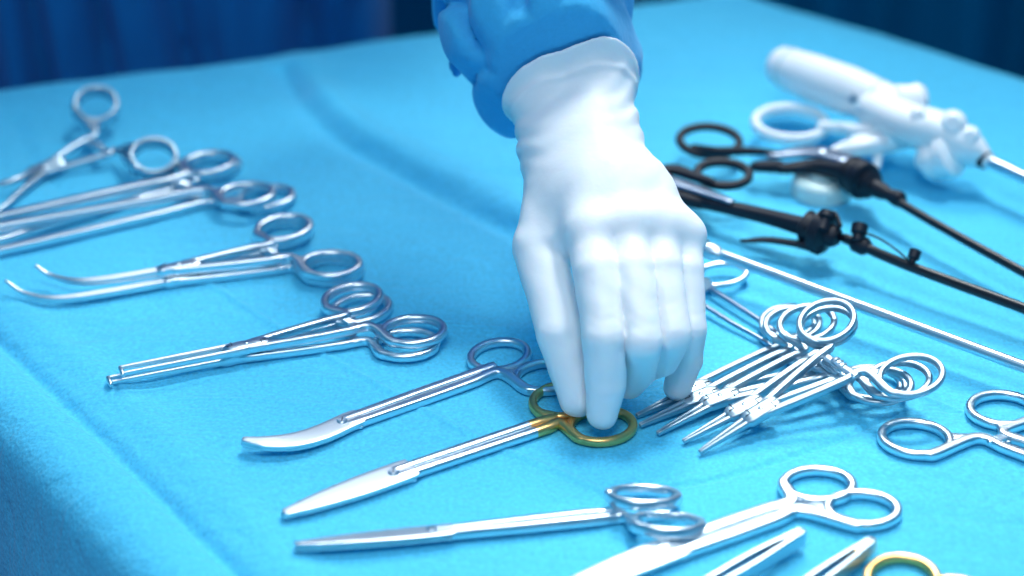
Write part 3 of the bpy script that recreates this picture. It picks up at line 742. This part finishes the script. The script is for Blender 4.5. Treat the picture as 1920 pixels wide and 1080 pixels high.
def loop(name, root, m, c, d, a, b, w_, h_, nrm, gap=None, parent=None):
    ax = (d - nrm*d.dot(nrm)).normalized(); sd = nrm.cross(ax); bmx = bmesh.new()
    if gap:
        t0, t1 = gap; pts = [c + ax*a*math.cos(t0+(t1-t0)*k/30) + sd*b*math.sin(t0+(t1-t0)*k/30) for k in range(31)]
        sweep(bmx, pts, [(w_, h_)]*31, nrm, raw=True, n=14, ex=2.4)
    else: sweep(bmx, ellipse(c, ax, sd, a, b, 44), [(w_, h_)]*44, nrm, closed=True, raw=True, n=14, ex=2.4)
    return part(name, bmx, m, parent or root)
UP = Vector((0, 0, 1))
# upper black grasper
r = thing('laparoscopic_scissors', 'black laparoscopic instrument with an open hooked thumb loop, nearest the white device', 'surgical grasper', PH(1620, 345))
tpart('shaft', r, M['black_shaft'], [P(1655, 362, 0.020), P(1780, 434, 0.019), P(1925, 514, 0.017), P(2300, 720, 0.012)], 0.0026)
lpart('rotation_knob', r, M['black'], P(1592, 322, 0.021), P(1640, 352, 0.021), [(0, 0.006), (0.08, 0.0105), (0.25, 0.0085), (0.35, 0.0112), (0.62, 0.0112), (0.72, 0.007), (0.85, 0.0085), (1, 0.0045)])
lpart('shaft_collar', r, M['black'], P(1640, 352, 0.021), P(1694, 378, 0.0203), [(0, 0.0052), (0.3, 0.0048), (0.5, 0.0036), (0.75, 0.0048), (0.9, 0.0048), (1, 0.003)])
fpart('handle_body', r, M['black'], [P(1415, 312, 0.014), P(1455, 312, 0.015), P(1470, 316, 0.016), P(1530, 312, 0.018), P(1600, 326, 0.021)], [(0.006, 0.006), (0.0095, 0.007), (0.007, 0.006), (0.010, 0.008), (0.012, 0.012)])
fpart('side_plate', r, M['grey'], [P(1440, 292, 0.019), P(1520, 284, 0.022), P(1590, 300, 0.024)], [(0.005, 0.003), (0.013, 0.004), (0.012, 0.004)])
bmx = bmesh.new(); q = P(1542, 284, 0.0245); lathe(bmx, q, q + UP*0.0012, [(0, 0.003), (0.6, 0.003), (1, 0.002)]); part('pivot_screw', bmx, M['steel'], r)
fpart('thumb_lever', r, M['black'], [P(1300, 277, 0.016), P(1340, 284, 0.017), P(1400, 283, 0.019), P(1468, 287, 0.021)], [(0.0038, 0.005), (0.005, 0.006), (0.004, 0.005), (0.0015, 0.003)])
loop('thumb_loop', r, M['black'], P(1330, 264, 0.017), Vector((1, -0.10, 0)), 0.0180, 0.0128, 0.0050, 0.0052, Vector((0, -0.28, 1)).normalized())
fpart('knob_fin', r, M['black'], [P(1606, 318, 0.026), P(1612, 300, 0.030)], [(0.004, 0.004), (0.003, 0.003)])
# lower black grasper
r = thing('laparoscopic_grasper', 'black laparoscopic instrument with closed finger loop and two cleaning-port plugs', 'surgical grasper', PH(1545, 440))
tpart('shaft', r, M['black_shaft'], [P(1585, 447, 0.020), P(1700, 497, 0.019), P(1925, 580, 0.017), P(2300, 718, 0.012)], 0.0029)
lpart('rotation_knob', r, M['black'], P(1506, 422, 0.021), P(1572, 446, 0.021), [(0, 0.0055), (0.1, 0.0095), (0.3, 0.0078), (0.4, 0.0118), (0.66, 0.0118), (0.75, 0.0065), (0.9, 0.0062), (1, 0.0045)])
fpart('handle_body', r, M['black'], [P(1225, 340, 0.016), P(1285, 368, 0.016), P(1325, 378, 0.016), P(1335, 382, 0.017), P(1430, 404, 0.019), P(1515, 427, 0.021)], [(0.016, 0.007), (0.014, 0.008), (0.012, 0.008), (0.0085, 0.007), (0.0085, 0.008), (0.010, 0.010)])
fpart('side_plate', r, M['grey'], [P(1232, 330, 0.0215), P(1300, 352, 0.0215), P(1372, 378, 0.0225)], [(0.010, 0.0025), (0.009, 0.0025), (0.0045, 0.002)])
fpart('finger_lever', r, M['black'], [P(1218, 322, 0.020), P(1262, 318, 0.021), P(1300, 330, 0.0215), P(1335, 342, 0.022)], [(0.006, 0.004), (0.009, 0.005), (0.007, 0.005), (0.0042, 0.005)])
loop('finger_loop', r, M['black'], P(1356, 326, 0.022), Vector((1, -0.08, 0)), 0.0150, 0.0120, 0.0052, 0.0052, Vector((0, -0.15, 1)).normalized())
fpart('trigger', r, M['black'], [P(1390, 452, 0.010), P(1440, 450, 0.012), P(1500, 458, 0.014), P(1535, 464, 0.014)], [(0.0018, 0.002), (0.0045, 0.003), (0.005, 0.004), (0.007, 0.008)])
lpart('port_cap', r, M['black'], P(1541, 432, 0.026), P(1552, 398, 0.033), [(0, 0.004), (0.6, 0.0032), (0.7, 0.0048), (1, 0.0042)])
fpart('knob_hook', r, M['black'], [P(1548, 398, 0.032), P(1566, 402, 0.032), P(1576, 424, 0.029)], [(0.002, 0.003)]*3)
lpart('port_collar', r, M['black'], P(1598, 452, 0.0202), P(1630, 466, 0.0198), [(0, 0.0034), (0.2, 0.0052), (0.75, 0.0052), (1, 0.0032)])
lpart('luer_port', r, M['black'], P(1607, 452, 0.024), P(1613, 422, 0.030), [(0, 0.0032), (0.4, 0.0030), (0.5, 0.0045), (1, 0.0045)])
lpart('plug', r, M['black'], P(1709, 494, 0.0215), P(1717, 470, 0.0265), [(0, 0.0018), (0.3, 0.0020), (0.4, 0.0033), (1, 0.0033)])
tpart('tether', r, M['black'], [P(1620, 436, 0.028), P(1650, 448, 0.027), P(1680, 468, 0.025), P(1706, 490, 0.022)], 0.0006, n=8)

# white device
r = thing('surgical_stapler', 'bulky white plastic laparoscopic device with pistol grip and ring trigger at top right', 'surgical stapler', PH(1680, 260))
lpart('grip', r, M['white'], P(1448, 118, 0.034), P(1690, 206, 0.034), [(0, 0.004), (0.02, 0.0095), (0.06, 0.0125), (0.3, 0.0145), (0.6, 0.0150), (0.85, 0.0130), (1, 0.0120)])
lpart('grip_end_knob', r, M['white'], P(1668, 190, 0.038), P(1738, 186, 0.038), [(0, 0.006), (0.15, 0.010), (0.6, 0.0095), (0.75, 0.0105), (0.93, 0.008), (1, 0.004)])
loop('ring_trigger', r, M['white'], P(1482, 232, 0.016), Vector((1, -0.05, 0)), 0.0215, 0.0170, 0.0058, 0.0075, Vector((0, -0.15, 1)).normalized())
fpart('trigger_arm', r, M['white'], [P(1540, 238, 0.018), P(1575, 240, 0.020), P(1612, 244, 0.024), P(1660, 240, 0.030)], [(0.006, 0.007), (0.006, 0.007), (0.010, 0.008), (0.008, 0.008)])
fpart('housing', r, M['white'], [P(1640, 205, 0.034), P(1700, 232, 0.034), P(1760, 250, 0.032), P(1815, 276, 0.028), P(1846, 296, 0.024)], [(0.024, 0.022), (0.026, 0.024), (0.026, 0.026), (0.020, 0.020), (0.010, 0.011)], ex=2.3)
fpart('lever', r, M['white'], [P(1560, 284, 0.018), P(1600, 276, 0.019), P(1660, 262, 0.022), P(1730, 240, 0.028)], [(0.004, 0.005), (0.013, 0.010), (0.019, 0.013), (0.022, 0.016)])
fpart('release_tab', r, M['white'], [P(1648, 272, 0.020), P(1646, 296, 0.014), P(1644, 314, 0.010)], [(0.007, 0.006), (0.006, 0.006), (0.004, 0.004)])
lpart('rotation_wheel', r, M['white'], P(1740, 300, 0.016), P(1792, 286, 0.026), [(0, 0.009), (0.06, 0.0125), (0.3, 0.0135), (0.5, 0.0115), (0.62, 0.0140), (0.9, 0.0135), (1, 0.009)])
lpart('wheel_hub', r, M['white'], P(1722, 305, 0.013), P(1748, 298, 0.018), [(0, 0.004), (0.2, 0.0062), (1, 0.0066)])
for (x, y, z, s_) in ((1722, 220, 0.040, 0.0075), (1786, 232, 0.040, 0.0085), (1818, 256, 0.034, 0.0065)):
    lpart('control_button', r, M['white'], P(x, y, z-0.006), P(x, y, z+0.004), [(0, s_), (0.6, s_), (0.85, s_*0.85), (1, s_*0.5)])
lpart('nose_cone', r, M['white'], P(1812, 276, 0.026), P(1856, 304, 0.023), [(0, 0.0115), (0.4, 0.009), (0.8, 0.0052), (1, 0.0040)])
lpart('shaft_seal', r, M['black'], P(1843, 297, 0.0236), P(1851, 302, 0.0232), [(0, 0.0058), (1, 0.0056)])
tpart('shaft', r, M['steel'], [P(1845, 298, 0.023), P(1925, 336, 0.022), P(2200, 470, 0.018)], 0.0036)
for t_ in (0.13, 0.82):
    a_, b_ = P(1448, 118, 0.034), P(1690, 206, 0.034); q = a_.lerp(b_, t_); dd = (b_-a_).normalized()
    rr = 0.0137 if t_ < 0.5 else 0.0136
    lpart('seam', r, M['cap'], q, q + dd*0.0009, [(0, rr), (1, rr)])
lpart('grip_screw', r, M['dull_steel'], P(1600, 186, 0.0475), P(1600, 186, 0.0488), [(0, 0.003), (1, 0.0026)])
# milky cap
r = thing('plastic_cap', 'small round milky plastic cap lying under the black instruments', 'cap', PH(1540, 355))
q = PH(1540, 362, 0.0); lpart('cap_shell', r, M['cap'], q, q + UP*0.011, [(0, 0.0175), (0.05, 0.0182), (0.7, 0.0178), (0.9, 0.0165), (1, 0.0145)])
q = q + UP*0.011; lpart('cap_boss', r, M['cap'], q, q + UP*0.003, [(0, 0.008), (0.7, 0.0078), (1, 0.006)])
